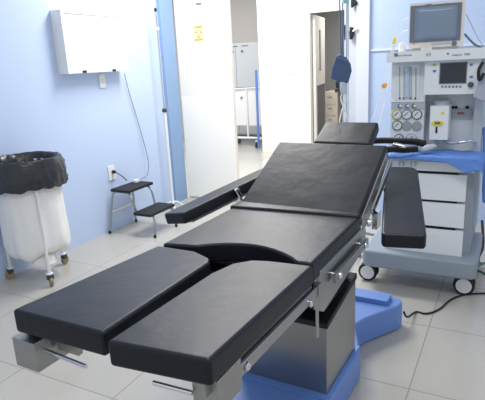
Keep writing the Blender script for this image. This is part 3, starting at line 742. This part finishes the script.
# ------------------------------------------------------------------ drip stand with navy pressure bag behind the headrest
DY = 3.75
PX = aty(347.2, 60, DY).x
DS = thing('drip_stand', 'chrome drip stand with hooks behind the table headrest', 'drip stand', (PX, DY, 0))
MB().tube([(0, 0, .1), (0, 0, 2.08)], .0125, 12).build('pole', 'chrome', DS)
MB().tube([(-.10, 0, 2.12), (-.10, 0, 2.085), (-.05, 0, 2.07), (.05, 0, 2.07), (.10, 0, 2.085), (.10, 0, 2.12)], .006, 8, 4).build('hook_bar', 'chrome', DS)
for k in range(5):
    t = k*2*PI/5+.3
    lg = MB().tube([(0, 0, .11), (.12*math.cos(t), .12*math.sin(t), .10), (.27*math.cos(t), .27*math.sin(t), .07)], .012, 8).build('leg', 'steel_dull', DS)
    MB().lathe([(.01, -.012), (.028, -.01), (.028, .01), (.01, .012)], (.27*math.cos(t), .27*math.sin(t), .0285), (-math.sin(t), math.cos(t), 0), 14).build('caster', 'castor_d', lg)
def da(x, y, Y=DY-.05): return aty(x, y, Y)
# pressure bag: a soft body, straps and a teal cap
o0 = da(342, 70)
PB = thing('pressure_bag', 'navy blue pressure infusion bag hanging on long straps', 'pressure bag', o0)
pl = [(337.2, 55.5), (341.5, 53.8), (347.5, 58.2), (351.2, 64), (352.2, 71), (348.6, 83.4), (340, 81.5), (331.6, 78.6), (333.2, 68)]
MB().prism([da(x, y)-o0 for x, y in pl[::-1]], (0, -.035, 0), .012, 3).build('bag_body', 'navy', PB)
MB().prism([da(x, y, DY-.086)-o0 for x, y in ((338, 56.5), (347, 60.6), (346.7, 61.8), (337.7, 57.9))], (0, -.003, 0)).build('seam', 'strap', PB)
for pts in (((339.6, -6), (340.0, 20), (340.6, 40), (341.2, 55)), ((342.6, -6), (342.8, 20), (342.6, 42), (343, 55.5))):
    MB().tube([da(x, y, DY-.055)-o0 for x, y in pts], .0055, 8, 3).build('strap', 'strap', PB)
MB().tube([da(345.2, -5, DY-.055)-o0, da(345.2, 3.2, DY-.055)-o0], .022, 12).build('cap', 'cuff', PB, label='pale teal cap')
c = da(343.3, 88, DY-.06)
dcm = tag(MB().lathe([(.010, -.048), (.022, -.03), (.026, 0), (.027, .04), (.02, .048)], c, (0, 0, 1), 16).build('drip_chamber', 'anaes_d'), 'pale grey connector cup hanging below the navy bag', 'connector')
for k, pts in enumerate((((342, 92), (341, 100), (345.5, 112), (348, 124)), ((344.5, 92), (345.5, 100), (341.5, 112), (339, 124)), ((343.5, 92), (343.2, 104), (343.4, 116), (343.2, 124)))):
    cable('infusion_line', [da(x, y, DY-.06) for x, y in pts], .0052, 'anaes', ('grey infusion line curving to the right under the pale cup', 'grey infusion line curving to the left under the pale cup', 'middle grey infusion line hanging straight under the pale cup')[k], 'tube', group='infusion lines under the navy bag')
# black clamps on the door frame
tag(MB().prism([aty(x, y, BY-.0) for x, y in ((352.3, -3), (352.3, 8.2), (355.2, 5.6), (359.2, 3.2), (357, .5))][::-1], (0, -.05, 0), .006).build('door_stop', 'rubber'), 'black wedge fitting high on the pale door frame', 'fitting')
cl = tag(MB().prism([aty(x, y, BY-.0) for x, y in ((351, 27), (353.8, 27.5), (354.6, 34), (352.6, 39.5), (350.4, 39.5))][::-1], (0, -.04, 0), .005).build('frame_latch', 'rubber'), 'black latch with metal pin on the pale door frame', 'latch')
MB().tube([aty(353.5, 31, BY-.045), aty(357.2, 28, BY-.045)], .008, 8).build('pin', 'chrome', cl)
tag(MB().prism([da(x, y, DY+.06) for x, y in ((345, 25), (349, 24.5), (349.8, 33), (348.6, 40), (345.4, 40.5))][::-1], (0, -.03, 0), .006).build('pole_clamp', 'rubber'), 'black clamp fixed behind the drip stand pole', 'clamp')

# ------------------------------------------------------------------ floor cords
def fz(x, y, z=.006): return atz(x, y, z)
cable('floor_cord', [Vector((-.443, 2.608, .09)), Vector((-.425, 2.63, .05)), fz(416, 312), fz(424, 313.5), fz(432, 312.5), fz(441, 308), fz(449, 301), fz(458, 296.5), fz(470, 294), fz(495, 293)], .0058, 'rubber', 'black power cord running across the floor from the blue base', 'cord')
cable('green_hose', [Vector((-.085, 3.70, .10)), Vector((-.08, 3.66, .03)), fz(474, 268), fz(484, 273), fz(500, 282)], .007, 'hose_green', 'green gas hose on the floor right of machine caster', 'hose')
cable('grey_hose', [Vector((-.13, 3.75, .30)), Vector((-.11, 3.72, .12)), fz(478, 262), fz(496, 264)], .009, 'castor_d', 'dark grey hose on the floor behind the right caster', 'hose')

# ------------------------------------------------------------------ light
w = bpy.data.worlds.new('world'); S.world = w; w.use_nodes = True
bg = w.node_tree.nodes['Background']; bg.inputs[0].default_value = lin((226, 232, 243)); bg.inputs[1].default_value = .62
def area(name, loc, size, power, color, rot=(0, 0, 0), sy=None):
    l = bpy.data.lights.new(name, 'AREA'); l.energy = power; l.size = size; l.color = color
    if sy: l.shape = 'RECTANGLE'; l.size_y = sy
    o = bpy.data.objects.new(name, l); COL.objects.link(o); o.location = loc; o.rotation_euler = rot; return o
area('ceiling_and_fill_lamp', (-2.1, 3.7, 2.75), 1.2, 47, (1, .985, .96), sy=.5)
area('ceiling_and_fill_lamp', (-.4, 1.2, 2.75), 1.2, 18, (1, .98, .96), sy=.5)  # unseen overhead lamp, set here as front fill for machine and table steel
area('corridor_lamp', (-3.0, 6.2, 2.8), 1.6, 75, (1, .98, .96), sy=.9)
area('corridor_lamp', (-4.8, 7.2, 2.8), 1.4, 16, (1, .98, .96), sy=.9)
area('dim_room_fill_lamp', (-2.2, 8.6, 2.45), .8, 16, (1, .98, .96), sy=.4)  # unseen, added to brighten the walls of the dim room

S.view_settings.view_transform = 'Standard'; S.view_settings.look = 'None'
S.view_settings.exposure = .35; S.view_settings.gamma = 1
try: S.view_settings.use_curve_mapping = False
except Exception: pass
